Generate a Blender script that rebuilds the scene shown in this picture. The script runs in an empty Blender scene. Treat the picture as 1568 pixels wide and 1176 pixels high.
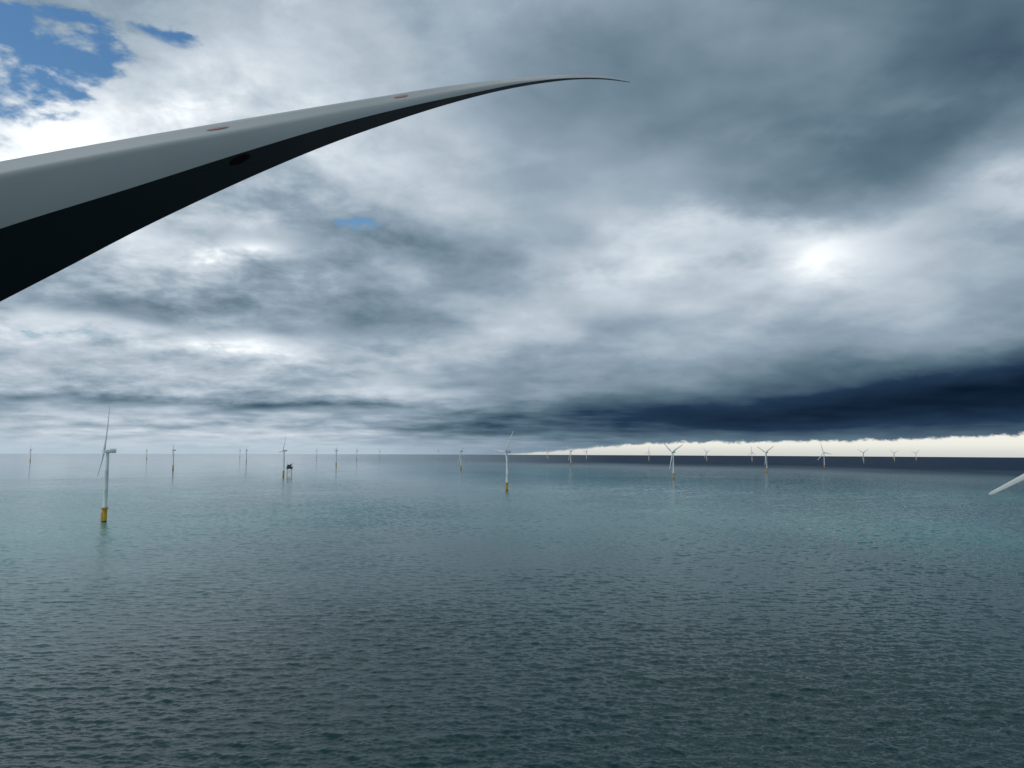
import bpy, math, random
import numpy as np
from mathutils import Matrix, Vector
random.seed(4)
scene=bpy.context.scene
H=108.0; HUB=105.0; REARTH=7.4e6
PITCH=math.radians(5.15)

# ---------------- node expression helper ----------------
class E:
    nt=None
    def __init__(s,sock): s.s=sock
    @staticmethod
    def m(op,*a,clamp=False):
        n=E.nt.nodes.new('ShaderNodeMath'); n.operation=op; n.use_clamp=clamp
        for i,v in enumerate(a):
            if isinstance(v,E): E.nt.links.new(v.s,n.inputs[i])
            else: n.inputs[i].default_value=float(v)
        return E(n.outputs[0])
    def __add__(s,o): return E.m('ADD',s,o)
    __radd__=__add__
    def __sub__(s,o): return E.m('SUBTRACT',s,o)
    def __rsub__(s,o): return E.m('SUBTRACT',o,s)
    def __mul__(s,o): return E.m('MULTIPLY',s,o)
    __rmul__=__mul__
    def __truediv__(s,o): return E.m('DIVIDE',s,o)
    def __rtruediv__(s,o): return E.m('DIVIDE',o,s)
def vec(x,y,z=0.0):
    n=E.nt.nodes.new('ShaderNodeCombineXYZ')
    for i,v in enumerate((x,y,z)):
        if isinstance(v,E): E.nt.links.new(v.s,n.inputs[i])
        else: n.inputs[i].default_value=float(v)
    return E(n.outputs[0])
def noise(v,scale,detail=4,rough=.5,dist=0.0):
    n=E.nt.nodes.new('ShaderNodeTexNoise'); n.noise_dimensions='3D'
    E.nt.links.new(v.s,n.inputs['Vector'])
    n.inputs['Scale'].default_value=scale; n.inputs['Detail'].default_value=detail
    n.inputs['Roughness'].default_value=rough; n.inputs['Distortion'].default_value=dist
    return E(n.outputs['Fac'])
def smooth(x,a,b):
    n=E.nt.nodes.new('ShaderNodeMapRange'); n.interpolation_type='SMOOTHSTEP'
    E.nt.links.new(x.s,n.inputs['Value'])
    n.inputs['From Min'].default_value=a; n.inputs['From Max'].default_value=b
    return E(n.outputs[0])
def mixc(f,a,b):
    n=E.nt.nodes.new('ShaderNodeMix'); n.data_type='RGBA'
    if isinstance(f,E): E.nt.links.new(f.s,n.inputs[0])
    else: n.inputs[0].default_value=f
    for i,v in ((6,a),(7,b)):
        if isinstance(v,E): E.nt.links.new(v.s,n.inputs[i])
        else: n.inputs[i].default_value=(*v,1)
    return E(n.outputs[2])
def lin(*c):
    return tuple(((v/255+.055)/1.055)**2.4 if v/255>.04045 else v/255/12.92 for v in c)
def ramp(x,stops):
    n=E.nt.nodes.new('ShaderNodeValToRGB'); E.nt.links.new(x.s,n.inputs[0])
    el=n.color_ramp.elements
    while len(el)<len(stops): el.new(.5)
    for e,(p,c) in zip(el,stops): e.position=p; e.color=(*c,1)
    return E(n.outputs[0])
def sepxyz(v):
    n=E.nt.nodes.new('ShaderNodeSeparateXYZ'); E.nt.links.new(v.s,n.inputs[0])
    return [E(n.outputs[i]) for i in range(3)]

# ---------------- world: sky with cloud deck ----------------
SUN_EL=math.radians(42); SUN_AZ=math.radians(-130)  # from +Y, clockwise
w=bpy.data.worlds.new("World"); scene.world=w; w.use_nodes=True
nt=w.node_tree; nt.nodes.clear(); E.nt=nt
tc=nt.nodes.new('ShaderNodeTexCoord')
dx,dy,dz=sepxyz(E(tc.outputs['Generated']))
DEG=57.29578
az=E.m('ARCTAN2',dx,dy)*DEG
el=E.m('ARCSINE',dz)*DEG
zp=E.m('MAXIMUM',dz,0.0)
za=zp+0.10
deck=vec(dx/za,dy/za,0.0)
zb=zp+0.26
puff=vec(dx/zb+7.3,dy/zb-3.1,dz*1.0)
n1=noise(deck,.9,2,.5)-.5
n2=noise(puff,1.6,3,.5)-.5
nm=noise(puff,2.7,4,.45,.1)-.5
nf=noise(puff,8.0,5,.58,.2)-.5
ns=noise(deck,2.4,4,.5)-.5
azw=az+n1*10.0+nm*7.0+nf*2.0
elw=el*(1.0+n2*0.5+nf*.20)+n2*.8
def blob(a,e,ra,re,amp,A=None,B=None):
    A=A or azw; B=B or elw
    p=(A-a)/ra; q=(B-e)/re
    return E.m('EXPONENT',(p*p+q*q)*-1.0)*amp
blobs=[(-22,26,12,5,.25),(-34,20,8,4,.22),(-15,20,10,3,.08),(26,28,18,10,-.23),(30,20,10,2.5,-.07),(4,29,12,5,-.06),
 (25,13.6,5,1.8,.20),(10,15,9,1.5,.14),(33.5,15.6,4,1.6,.20),(18,14.6,8,1.2,.15),(20,12,11,2.2,.11),(22,19.5,15,2.6,-.08),
 (-19.3,14.8,2.2,1.0,.26),(-27,14.5,6,1.0,.1),(-24,10.6,14,1.7,-.13),(-10,14,11,3,-.03),(6,9,12,2.5,.05),
 (-19,7.6,7,1.1,.24),(-31,8.3,6,.9,.20),(-33,5.2,12,1.5,.12),(-25,1.2,18,1.5,.14),(-8,4.6,5,.8,.15),
 (-14,3.1,13,.5,-.22),(-4,1.6,7,1.0,-.20),(-30,3.2,10,.35,-.12),(-22,1.7,14,.25,-.12),
 (30,3.4,17,2.7,-.52),(12,2.2,12,1.6,-.34),(40,5.5,10,3,-.2),(3,4.5,10,2.2,-.09),
 (27,47,20,7.5,.50),(-28,46,22,8,.25)]  # bright patches added above the view to lift the sea reflections
L=None
for b in blobs:
    t=blob(*b); L=t if L is None else L+t
stormy=smooth(blob(28,3,24,5,1.0,az,el),.15,.7)
contrast=1.0-stormy*.7
left=smooth(az*-1.0,-8.0,25.0)
low=1.0-smooth(el,1.0,9.0)
L=L+.625+(nm*.60*(1.0-low*.4)+nf*(.09+left*.46)*(1.0-low*.4)+ns*low*.44)*contrast*smooth(el,-1.2,1.8)
cloud=ramp(L,[(0,lin(8,22,40)),(.2,lin(36,58,82)),(.4,lin(92,116,132)),(.6,lin(148,166,181)),(.8,lin(202,213,223)),(1,lin(240,245,247))])
vb=nt.nodes.new('ShaderNodeVectorMath'); vb.operation='SCALE'
nt.links.new(cloud.s,vb.inputs[0]); nt.links.new((1.0+smooth(L,.8,1.35)*.9).s,vb.inputs['Scale']); cloud=E(vb.outputs[0])
sky=nt.nodes.new('ShaderNodeTexSky'); sky.sky_type='NISHITA'; sky.sun_disc=False
sky.sun_elevation=SUN_EL; sky.sun_rotation=SUN_AZ; sky.ozone_density=1.5; sky.air_density=1.2
vm=nt.nodes.new('ShaderNodeVectorMath'); vm.operation='SCALE'; vm.inputs['Scale'].default_value=.12
nt.links.new(sky.outputs[0],vm.inputs[0])
hs=nt.nodes.new('ShaderNodeHueSaturation'); hs.inputs['Saturation'].default_value=1.3
nt.links.new(vm.outputs[0],hs.inputs['Color']); skyc=E(hs.outputs[0])
gap=blob(-36.0,22.8,5.5,3.8,.92)+blob(-14.5,16.8,2.5,.8,.40)+blob(-32,7.4,6,.5,.45)+blob(-27,27.5,3.0,1.0,.5)
gap=smooth(gap-smooth(gap,.05,.35)*(nf*5.0+nm*.8),.34,1.05)
col=mixc(gap,cloud,skyc)
edgev=vec(az,el*1.5,0.0)
ne=noise(edgev,.8,5,.68)-.5
on=smooth(az,-4.0,14.0)
edge=(.74+smooth(az,14.0,40.0)*.32+blob(36,1,3.5,50,.28,az,el)+ne*.9)*on+(on-1.0)*.35
strip=smooth(edge-el,-.06,.16)*smooth(az*-1.0,-75.0,-55.0)
cream=ramp(smooth(el,-.4,1.6),[(0,lin(208,211,206)),(.4,lin(236,236,226)),(1,lin(248,246,236))])
col=mixc(strip,col,cream)
haze=(1.0-smooth(el,-.4,1.3))*(1.0-strip)*.6
hazec=mixc(smooth(az,-14.0,4.0),lin(188,206,220),lin(84,112,138))
col=mixc(haze,col,hazec)
bg=nt.nodes.new('ShaderNodeBackground'); out=nt.nodes.new('ShaderNodeOutputWorld')
nt.links.new(col.s,bg.inputs[0]); bg.inputs[1].default_value=1.0
nt.links.new(bg.outputs[0],out.inputs[0])

sd=bpy.data.lights.new('sun','SUN'); sd.energy=1.1; sd.angle=math.radians(14); sd.color=(1,.95,.88)
so=bpy.data.objects.new('sun',sd); scene.collection.objects.link(so)
sv=Vector((math.sin(SUN_AZ)*math.cos(SUN_EL),math.cos(SUN_AZ)*math.cos(SUN_EL),math.sin(SUN_EL)))
so.rotation_euler=sv.to_track_quat('Z','Y').to_euler(); so.location=(0,0,300)

# ---------------- materials ----------------
def paint(name,c,rough=.4,var=.06,scale=.6,spec=.5):
    m=bpy.data.materials.new(name); m.use_nodes=True; E.nt=m.node_tree
    b=m.node_tree.nodes['Principled BSDF']
    t=m.node_tree.nodes.new('ShaderNodeTexCoord')
    n=noise(E(t.outputs['Object']),scale,6,.6)
    c2=tuple(v*(1-var*2.5) for v in c)
    m.node_tree.links.new(mixc(smooth(n,.35,.65),c2,c).s,b.inputs['Base Color'])
    m.node_tree.links.new((n*.2+(rough-.1)).s,b.inputs['Roughness'])
    b.inputs['Specular IOR Level'].default_value=spec
    return m
M_white=paint('turbine_white_paint',(.80,.82,.82),.4,.04,.1)
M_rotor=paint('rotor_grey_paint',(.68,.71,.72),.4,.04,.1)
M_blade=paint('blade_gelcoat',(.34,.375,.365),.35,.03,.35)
M_under_shade=paint('blade_underside_shade',(.016,.026,.030),.6,.1,.3,.15)  # shade under the blade, painted as a near-black colour
M_yellow=paint('transition_yellow',(.72,.42,.03),.5,.12,.3)
M_dark=paint('dark_steel',(.05,.055,.06),.6,.1,.4)
M_grey=paint('grey_steel',(.25,.27,.29),.5,.1,.3)
M_red=paint('red_marking',(.42,.20,.15),.5,.1,3)

# ---------------- sea ----------------
def build_sea():
    rng=np.random.default_rng(11)
    dense=np.linspace(-50,50,1700); coarse=np.linspace(50,310,132)[1:-1]
    ang=np.radians(np.concatenate([dense,coarse])); na=len(ang)
    rad=np.concatenate([[40,90,140,190],np.geomspace(225,3200,1500),np.geomspace(3300,46000,90)]); nr=len(rad)
    Rr,Aa=np.meshgrid(rad,ang,indexing='ij')
    X=Rr*np.sin(Aa); Y=Rr*np.cos(Aa)
    dr=np.gradient(rad)[:,None]
    da=np.abs(np.gradient(ang))[None,:]*Rr
    sp=np.maximum(dr,da*.8)
    Z=np.zeros_like(X)
    N=110
    lam=np.exp(rng.uniform(math.log(1.7),math.log(20),N))
    th=rng.normal(math.radians(80),math.radians(31),N)
    ph=rng.uniform(0,2*math.pi,N)
    gust=.85+.34*np.sin(X*.0041+Y*.0013+1.0)*np.sin(Y*.0052-X*.0017+.4)+.2*np.sin(X*.017+1.3*np.sin(Y*.011))*np.sin(Y*.023-X*.004)
    for l,t,p in zip(lam,th,ph):
        k=2*math.pi/l; a=.029/k*(1.0 if l<7 else (7/l)**.6)
        f=np.clip((l/sp-2.2)/2.2,0,1)
        rows=np.where(f.max(axis=1)>0)[0]
        if len(rows)==0: continue
        s=slice(rows[0],rows[-1]+1)
        s1=np.sin(k*(X[s]*math.cos(t)+Y[s]*math.sin(t))+p)
        Z[s]+=f[s]*a*(s1+.35*(s1*s1-.5)*2)
    Z*=gust
    Z-=(X*X+Y*Y)/(2*REARTH)
    co=np.stack([X,Y,Z],-1).reshape(-1,3)
    co=np.concatenate([co,[[0,0,0]]]).astype(np.float32)
    i=np.arange(nr-1)[:,None]; j=np.arange(na)[None,:]; k=(j+1)%na
    q=np.stack([i*na+j,i*na+k,(i+1)*na+k,(i+1)*na+j],-1).reshape(-1,4)[:,::-1]
    c=nr*na; jj=np.arange(na); tri=np.stack([np.full(na,c),(jj+1)%na,jj],-1)
    nq=len(q); loops=np.concatenate([q.ravel(),tri.ravel()]).astype(np.int32)
    starts=np.concatenate([np.arange(nq)*4,nq*4+np.arange(na)*3]).astype(np.int32)
    me=bpy.data.meshes.new('sea')
    me.vertices.add(len(co)); me.vertices.foreach_set('co',co.ravel())
    me.loops.add(len(loops)); me.loops.foreach_set('vertex_index',loops)
    me.polygons.add(len(starts)); me.polygons.foreach_set('loop_start',starts)
    me.update(calc_edges=True); me.shade_smooth()
    o=bpy.data.objects.new('sea',me); scene.collection.objects.link(o)
    m=bpy.data.materials.new('sea_water'); m.use_nodes=True; nt=m.node_tree; E.nt=nt
    b=nt.nodes['Principled BSDF']
    t=nt.nodes.new('ShaderNodeTexCoord'); x,y,z=sepxyz(E(t.outputs['Object']))
    r=E.m('SQRT',x*x+y*y)
    big=noise(vec(x*.0009,y*.0004,0),1.0,3,.55)
    mid=noise(vec(x*.006,y*.0025,2),1.0,3,.6)
    w2=noise(vec(x*.16,y*.34,5),1.0,2,.6,.5)
    w3=noise(vec(x*.7,y*1.1,9),1.0,2,.6,.3)
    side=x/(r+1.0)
    storm_shade=smooth(r+side*4600.0+(big-.5)*2600.0,3300.0,8200.0)*smooth(side,-.3,.15)  # far-right mask: storm's shade painted into the water as navy, low specular
    calm=1.0-smooth(r+big*1200.0,1500.0,4200.0)*.85*(1.0-storm_shade)
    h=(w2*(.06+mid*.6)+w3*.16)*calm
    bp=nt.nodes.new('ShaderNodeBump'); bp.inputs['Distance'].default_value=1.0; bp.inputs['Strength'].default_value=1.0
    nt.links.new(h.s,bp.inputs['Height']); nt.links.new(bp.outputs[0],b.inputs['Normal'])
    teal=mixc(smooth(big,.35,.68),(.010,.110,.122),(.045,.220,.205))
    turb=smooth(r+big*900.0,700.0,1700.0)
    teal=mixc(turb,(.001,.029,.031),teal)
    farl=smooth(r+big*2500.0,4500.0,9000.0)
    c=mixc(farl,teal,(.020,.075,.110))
    c=mixc(storm_shade,c,(.002,.020,.050))
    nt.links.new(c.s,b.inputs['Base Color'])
    b.inputs['IOR'].default_value=1.333
    nt.links.new((.5-storm_shade*.49).s,b.inputs['Specular IOR Level'])
    nt.links.new((.03+mid*.08+storm_shade*.34).s,b.inputs['Roughness'])
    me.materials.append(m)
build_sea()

# ---------------- mesh helpers ----------------
def mesh_obj(name,me,parent=None,mat=None):
    o=bpy.data.objects.new(name,me); scene.collection.objects.link(o)
    if parent: o.parent=parent
    return o
class MB:
    def __init__(s): s.v=[];s.f=[];s.m=[]
    def lathe(s,prof,seg=20,c=(0,0),mi=0,cap=True):
        b=len(s.v)
        for r,z in prof:
            for j in range(seg):
                a=2*math.pi*j/seg; s.v.append((c[0]+r*math.cos(a),c[1]+r*math.sin(a),z))
        for i in range(len(prof)-1):
            for j in range(seg):
                k=(j+1)%seg; s.f.append((b+i*seg+j,b+i*seg+k,b+(i+1)*seg+k,b+(i+1)*seg+j)); s.m.append(mi)
        if cap:
            s.f.append(tuple(b+j for j in range(seg))[::-1]); s.m.append(mi)
            e=b+(len(prof)-1)*seg; s.f.append(tuple(e+j for j in range(seg))); s.m.append(mi)
    def box(s,x0,x1,y0,y1,z0,z1,mi=0):
        b=len(s.v)
        s.v+= [(x,y,z) for z in (z0,z1) for x,y in ((x0,y0),(x1,y0),(x1,y1),(x0,y1))]
        for f in ((3,2,1,0),(4,5,6,7),(0,1,5,4),(1,2,6,5),(2,3,7,6),(3,0,4,7)):
            s.f.append(tuple(b+i for i in f)); s.m.append(mi)
    def tube(s,p,q,r,mi=0,seg=6):
        p=Vector(p);q=Vector(q);d=(q-p).normalized(); a=d.orthogonal().normalized(); c=d.cross(a); b=len(s.v)
        for o in (p,q):
            for j in range(seg):
                t=2*math.pi*j/seg; s.v.append(tuple(o+a*math.cos(t)*r+c*math.sin(t)*r))
        for j in range(seg):
            k=(j+1)%seg; s.f.append((b+j,b+k,b+seg+k,b+seg+j)); s.m.append(mi)
    def mesh(s,name,mats,smooth=False):
        me=bpy.data.meshes.new(name); me.from_pydata(s.v,[],s.f)
        for m in mats: me.materials.append(m)
        me.polygons.foreach_set('material_index',s.m)
        if smooth:
            me.shade_smooth()
            try: me.set_sharp_from_angle(angle=math.radians(40))
            except Exception: pass
        me.update(); return me

b=MB()
b.lathe([(3.2,22),(3.15,22.3),(3.0,48),(3.05,48.1),(3.05,48.4),(2.95,48.5),(2.6,76),(2.65,76.1),(2.65,76.4),(2.55,76.5),(2.15,HUB-3.4)],28)
ME_tower=b.mesh('tower',[M_white],True)
b=MB()
b.lathe([(3.5,-6),(3.5,1.8),(3.52,1.85)],28,mi=1)
b.lathe([(3.55,1.85),(3.55,20.2),(3.9,20.4),(3.9,21.0),(3.2,21.2),(3.2,22)],28,mi=0)
b.lathe([(5.6,19.2),(5.6,19.6)],24,mi=2)
for i in range(24):
    a=2*math.pi*i/24; a2=2*math.pi*(i+1)/24
    p=(5.5*math.cos(a),5.5*math.sin(a)); q=(5.5*math.cos(a2),5.5*math.sin(a2))
    b.tube((*p,19.6),(*p,20.8),.06,0)
    for z in (20.2,20.8): b.tube((*p,z),(*q,z),.05,0)
for sx in (-1,1):
    b.tube((sx*1.0,-4.6,-3),(sx*1.0,-4.6,14),.3,0,8)
    for z in (2,8,13): b.tube((sx*1.0,-4.6,z),(sx*1.0,-3.2,z),.18,0)
for z in np.arange(0,19,.6): b.tube((-.35,-4.1,z),(.35,-4.1,z),.05,0)
b.tube((-.35,-4.1,0),(-.35,-4.1,19.4),.06,0); b.tube((.35,-4.1,0),(.35,-4.1,19.4),.06,0)
b.tube((3.8,1.5,19.6),(3.8,1.5,23.5),.2,2,8); b.tube((3.8,1.5,23.5),(6.5,3.0,24.5),.15,2,8)
ME_tp=b.mesh('transition_piece',[M_yellow,M_dark,M_grey],True)

def nacelle_mesh():
    b=MB()
    secs=[(-3.2,1.9,1.9),(-2.6,2.4,2.3),(-.5,2.8,2.7),(8.0,2.9,2.7),(10.6,2.7,2.5),(11.3,2.0,1.9)]
    seg=24
    for y,hw,hh in secs:
        for j in range(seg):
            a=2*math.pi*j/seg; c,s_=math.cos(a),math.sin(a); e=.38
            b.v.append((hw*math.copysign(abs(c)**e,c),y,HUB+hh*math.copysign(abs(s_)**e,s_)-.1))
    for i in range(len(secs)-1):
        for j in range(seg):
            k=(j+1)%seg; b.f.append((i*seg+j,i*seg+k,(i+1)*seg+k,(i+1)*seg+j)); b.m.append(0)
    b.f.append(tuple(range(seg))); b.m.append(0); e0=(len(secs)-1)*seg
    b.f.append(tuple(range(e0,e0+seg))[::-1]); b.m.append(0)
    b.lathe([(2.1,HUB-3.5),(2.3,HUB-2.6)],24,mi=0)
    b.box(-2.6,2.6,5.6,11.6,HUB+2.62,HUB+2.8,1)
    for x in (-2.5,2.5):
        for y in (5.7,8.6,11.5): b.tube((x,y,HUB+2.8),(x,y,HUB+4.0),.06,1)
        b.tube((x,5.7,HUB+4),(x,11.5,HUB+4),.06,1); b.tube((x,5.7,HUB+3.4),(x,11.5,HUB+3.4),.05,1)
    for y in (5.7,11.5): b.tube((-2.5,y,HUB+4),(2.5,y,HUB+4),.06,1)
    b.box(-1.8,1.8,3.6,4.6,HUB+2.62,HUB+3.9,1)
    b.tube((1.2,3.0,HUB+2.6),(1.2,3.0,HUB+5.2),.06,1)
    return b.mesh('nacelle',[M_rotor,M_grey],True)
ME_nac=nacelle_mesh()
def hub_mesh():
    b=MB(); b.lathe([(2.0,0),(2.15,.8),(2.1,2.2),(1.9,3.3),(1.4,4.2),(.8,4.7),(.05,4.95)],24)
    b.v=[(x,1.9-z,y) for x,y,z in b.v]; b.f=[f[::-1] for f in b.f]
    return b.mesh('hub',[M_rotor],True)
ME_hub=hub_mesh()
BL=69.0
def blade_mesh():
    b=MB(); n=20; sts=np.concatenate([np.linspace(0,.3,10),np.linspace(.34,.94,13),[.96,.98,.992,1.0]])
    for s in sts:
        z=1.6+s*(BL-1.6)
        k=min(1,max(0,(s-.03)/.19)); k=k*k*(3-2*k)
        if s<=.22: chord=3.2+(6.8-3.2)*k
        else: chord=6.8-(6.8-2.8)*((s-.22)/.78)**.85
        if s>.93: chord*=max(.08,math.sqrt(max(0,1-((s-.93)/.07)**2)))
        th=3.2*(1-k)+k*chord*(.40-.08*s)
        tw=math.radians(16*(1-s)**2)
        for j in range(n):
            a=2*math.pi*j/n
            xc=math.cos(a); yc=math.sin(a)
            xx=xc*.5*chord+ k*(-.18*chord)
            yy=yc*.5*th*((1-k)+k*(.25+.75*((1+xc*1.0)/2)**.6))
            X=xx*math.cos(tw)-yy*math.sin(tw); Y=xx*math.sin(tw)+yy*math.cos(tw)
            b.v.append((X,Y-3.0*s*s,z))
    for i in range(len(sts)-1):
        for j in range(n):
            k2=(j+1)%n; b.f.append((i*n+j,i*n+k2,(i+1)*n+k2,(i+1)*n+j)); b.m.append(0)
    b.f.append(tuple(range((len(sts)-1)*n,len(sts)*n))); b.m.append(0)
    return b.mesh('blade',[M_rotor],True)
ME_blade=blade_mesh()

def turbine(x,y,yaw,phases,tilt=6.0):
    r2=x*x+y*y
    p=bpy.data.objects.new('wind_turbine',None); scene.collection.objects.link(p)
    p.empty_display_size=5
    p.location=(x,y,-r2/(2*REARTH)); p.rotation_euler=(0,0,math.radians(yaw))
    mesh_obj('tower',ME_tower,p)
    t=mesh_obj('transition_piece',ME_tp,p); t.rotation_euler=(0,0,math.radians(-yaw-35))
    mesh_obj('nacelle',ME_nac,p)
    T=Matrix.Translation((0,-5.0,HUB))@Matrix.Rotation(math.radians(-tilt),4,'X')
    h=mesh_obj('hub',ME_hub,p); h.matrix_local=T
    for i,ph in enumerate(phases):
        o=mesh_obj('blade_%d'%(i+1),ME_blade,p)
        o.matrix_local=T@Matrix.Rotation(math.radians(90-ph),4,'Y')
    return p

# ---------------- foreground turbine ----------------
dcam=Vector((19.5,22.5,48)).normalized(); P0=Vector((-9.7,2.86,14))
cp,sp=math.cos(PITCH),math.sin(PITCH)
def toworld(c): return Vector((c[0],c[2]*cp-c[1]*sp,H+c[2]*sp+c[1]*cp))
FP=1132.4
def A(t): return P0+dcam*t
def herm(tab):
    xs=np.array([p[0] for p in tab],float); ys=np.array([p[1] for p in tab],float)
    m=np.gradient(ys,xs)
    def f(x):
        i=int(np.clip(np.searchsorted(xs,x)-1,0,len(xs)-2)); h=xs[i+1]-xs[i]; s=(x-xs[i])/h
        if s<0: return ys[0]+m[0]*(x-xs[0])
        if s>1: return ys[-1]+m[-1]*(x-xs[-1])
        return (2*s**3-3*s*s+1)*ys[i]+(s**3-2*s*s+s)*h*m[i]+(-2*s**3+3*s*s)*ys[i+1]+(s**3-s*s)*h*m[i+1]
    return f
fT=herm([(-450,345),(-200,290),(0,250),(190,215),(375,183),(560,152),(700,130),(800,118.5),(850,115.3),(890,114.6),(930,117.5),(963,123.6)])
fB=herm([(-450,720),(-200,573),(0,465),(100,413),(200,360),(300,311),(400,265),(500,223),(600,187),(700,155.5),(760,140),(830,127),(880,121.5),(930,121.8),(963,125.6)])
fC=herm([(-450,520),(-200,425),(0,353),(200,290),(380,232),(520,190),(640,160),(720,143),(800,127),(860,119.8),(930,120.2),(963,124.9)])
fS=herm([(-450,375),(-200,313),(0,270),(200,231),(385,198),(560,164),(700,138),(800,123),(880,117.4),(930,118.8),(963,124.1)])
def ray(u,v): return Vector(((u-784)/FP,(588-v)/FP,1))
def hit(u,v,t):
    r=ray(u,v); return r*(A(t).dot(dcam)/r.dot(dcam))
right=(Vector((1,0,0))-dcam*dcam.x).normalized()
def section(t):
    a=A(t); uA=784+FP*a.x/a.z; th=fB(uA)-fT(uA)
    pt=[]
    for k,f in ((-.05,fB),(.14,fC),(-.01,fS),(-.30,fT)):
        u=min(uA+k*th,963); pt.append(hit(u,f(u),t))
    B,C,S,T=pt; K=(B+T)*.5-right*((T-B).length*.55)
    loop=[]
    for i in range(6): s=i/6; loop.append(B.lerp(C,s))
    for i in range(8):
        s=i/8; loop.append(C.lerp(S,s)+right*((S-C).length*.05*4*s*(1-s)))
    for i in range(5):
        s=i/5; loop.append(S.lerp(T,s))
    for i in range(12):
        s=i/12; loop.append(T*(1-s)**2+K*(2*s*(1-s))+B*s*s)
    return loop
sts=list(np.linspace(-4,30,52))+list(np.linspace(30.6,56.4,46))
rootT=-15.0
loops=[]
s0=section(-4.0); c0=sum(s0,Vector())/len(s0); upv=dcam.cross(right).normalized()
angs=[math.atan2((q-c0).dot(upv),(q-c0).dot(right)) for q in s0]
for t in np.linspace(-13.4,-4.4,12):
    wgt=(t+13.4)/9.4; wgt=wgt*wgt*(3-2*wgt); cc=A(t).lerp(c0+dcam*(t+4),wgt)
    lp=[]
    for q,a in zip(s0,angs):
        circ=(right*math.cos(a)+upv*math.sin(a))*1.5; lp.append(cc+circ.lerp(q-c0,wgt))
    loops.append(lp)
for t in sts: loops.append(section(t))
bm=MB(); n=len(s0)
for lp in loops:
    for q in lp: bm.v.append(tuple(toworld(q)))
for i in range(len(loops)-1):
    for j in range(n):
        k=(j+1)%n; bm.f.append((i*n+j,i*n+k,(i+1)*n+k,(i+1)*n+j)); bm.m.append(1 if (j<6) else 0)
bm.f.append(tuple(range((len(loops)-1)*n,len(loops)*n))); bm.m.append(0)
me=bm.mesh('blade_foreground',[M_blade,M_under_shade],False); me.shade_smooth()
for e in me.edges:
    a,b_=e.vertices
    if a%n==b_%n and a%n in (0,6): e.use_edge_sharp=True
hubw=toworld(A(rootT)); dw=(toworld(A(10))-toworld(A(0))).normalized()
nn=Vector((dw.y,-dw.x,0)).normalized()
yaw=math.degrees(math.atan2(-nn.x,nn.y))
R=Matrix.Rotation(math.radians(yaw),3,'Z')
base=hubw-R@Vector((0,-5.0,0))
elev=math.degrees(math.asin(dw.z))
own=turbine(base.x,base.y,yaw,[180-elev+120,180-elev-120],0.0)
own.location.z=hubw.z-HUB
MI=(Matrix.Translation(own.location)@Matrix.Rotation(math.radians(yaw),4,'Z')).inverted()
def ownchild(name,me):
    o=mesh_obj(name,me,own); o.matrix_parent_inverse=MI; return o
ownchild('blade_3',me)
def patch(name,t,f0,f1,s,lt,lw,mat):
    def pt(tt,ss):
        lp=section(tt); x=f0+(f1-f0)*ss; i=int(x); fr=x-i
        return lp[i].lerp(lp[i+1],fr)
    c=pt(t,s); dt=(pt(t+.2,s)-pt(t-.2,s)).normalized(); ds=(pt(t,s+.05)-pt(t,s-.05)).normalized()
    nrm=dt.cross(ds).normalized()
    if nrm.dot(-c)<0: nrm=-nrm
    b=MB(); N=28
    b.v.append(tuple(toworld(c+nrm*.02)))
    for j in range(N):
        a=2*math.pi*j/N; b.v.append(tuple(toworld(c+dt*lt*math.cos(a)+ds*lw*math.sin(a)+nrm*.015)))
    for j in range(N): b.f.append((0,1+j,1+(j+1)%N)); b.m.append(0)
    ownchild(name,b.mesh(name,[mat]))
patch('red_mark_1',6.4,14,19,.5,.42,.045,M_red)
patch('red_mark_2',16.3,14,19,.5,.55,.045,M_red)
M_hole=paint('drain_hole',(.02,.008,.006),.9,.1,1,.05)
patch('drain_hole',6.6,0,6,.80,.42,.13,M_hole)
b=MB(); b.box(2.9,4.9,8,12.5,HUB+1.1,HUB+1.2,0)
mesh_obj('service_deck',b.mesh('service_deck',[M_grey]),own)

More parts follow.
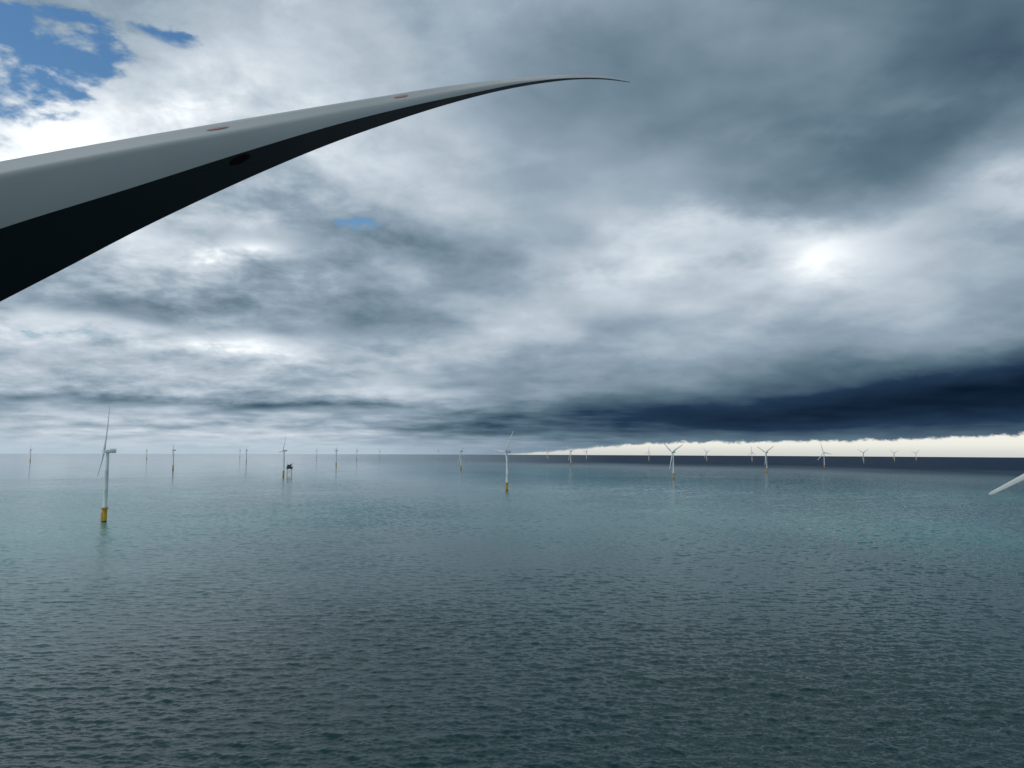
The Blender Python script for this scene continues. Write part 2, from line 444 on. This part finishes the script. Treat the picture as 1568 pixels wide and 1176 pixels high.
# ---------------- wind farm ----------------
YAW=-61.4
farm=[(-608,1118,88),(-1854,4075,28),(-953,3111,65),(-1254,5315,40),(-294,4320,25),(-13,2038,55),(448,5634,20),
(648,2982,25),(1374,4008,31),(2124,5052,110),(3405,7191,30),(4563,8860,22),(5281,9703,35),(2138,8150,15),(2534,7837,95),
(1485,8043,80),(905,8989,50),(437,9000,10),(-974,9850,70),(-1814,8700,20),(-2624,10000,90),(-2479,6946,35),(-3840,10500,60),
(-4273,8700,100),(-4447,6868,85),(-1953,11000,15),(488,658,92)]
for x,y,ph in farm: turbine(x,y,YAW,[ph,ph+120,ph+240])

# ---------------- offshore substation ----------------
sp_=bpy.data.objects.new('offshore_substation',None); scene.collection.objects.link(sp_)
sp_.location=(-985,3300,-.8); sp_.rotation_euler=(0,0,.3)
b=MB()
for x in (-9,9):
    for y in (-9,9): b.tube((x*1.15,y*1.15,-8),(x,y,24),1.3,0,12)
for s1 in (-1,1):
    b.tube((-10,s1*9.5,2),(9,s1*9,22),.5,0,8); b.tube((10,s1*9.5,2),(-9,s1*9,22),.5,0,8)
    b.tube((s1*10,-9.5,2),(s1*9,9,22),.5,0,8)
mesh_obj('jacket_legs',b.mesh('jacket_legs',[M_yellow]),sp_)
b=MB()
b.box(-14,14,-12,12,24,26,0); b.box(-12,12,-10,10,26,34,1); b.box(-14,14,-12,12,34,35,0); b.box(-10,7,-9,9,35,42,1); b.box(-13,12,-12,12,42,43,0)
for x in (-13,-6,0,6,13):
    for y in (-11.5,11.5): b.tube((x,y,26),(x,y,34),.4,0); b.tube((x*.9,y,35),(x*.9,y,42),.4,0)
b.box(3,8,-4,2,43,47,1); b.tube((-9,0,43),(-9,0,56),.4,0); b.tube((9,6,43),(16,6,54),.6,0)
mesh_obj('topside',b.mesh('topside',[M_grey,M_dark]),sp_)

# ---------------- camera ----------------
cd=bpy.data.cameras.new('camera'); cam=bpy.data.objects.new('camera',cd); scene.collection.objects.link(cam)
cd.lens=26; cd.sensor_width=36; cd.clip_start=.1; cd.clip_end=120000
cam.matrix_world=Matrix.Translation((0,0,H))@Matrix.Rotation(math.pi/2+PITCH,4,'X')@Matrix.Rotation(math.radians(.22),4,'Z')
scene.camera=cam
scene.view_settings.view_transform='Standard'; scene.view_settings.look='None'; scene.view_settings.exposure=0
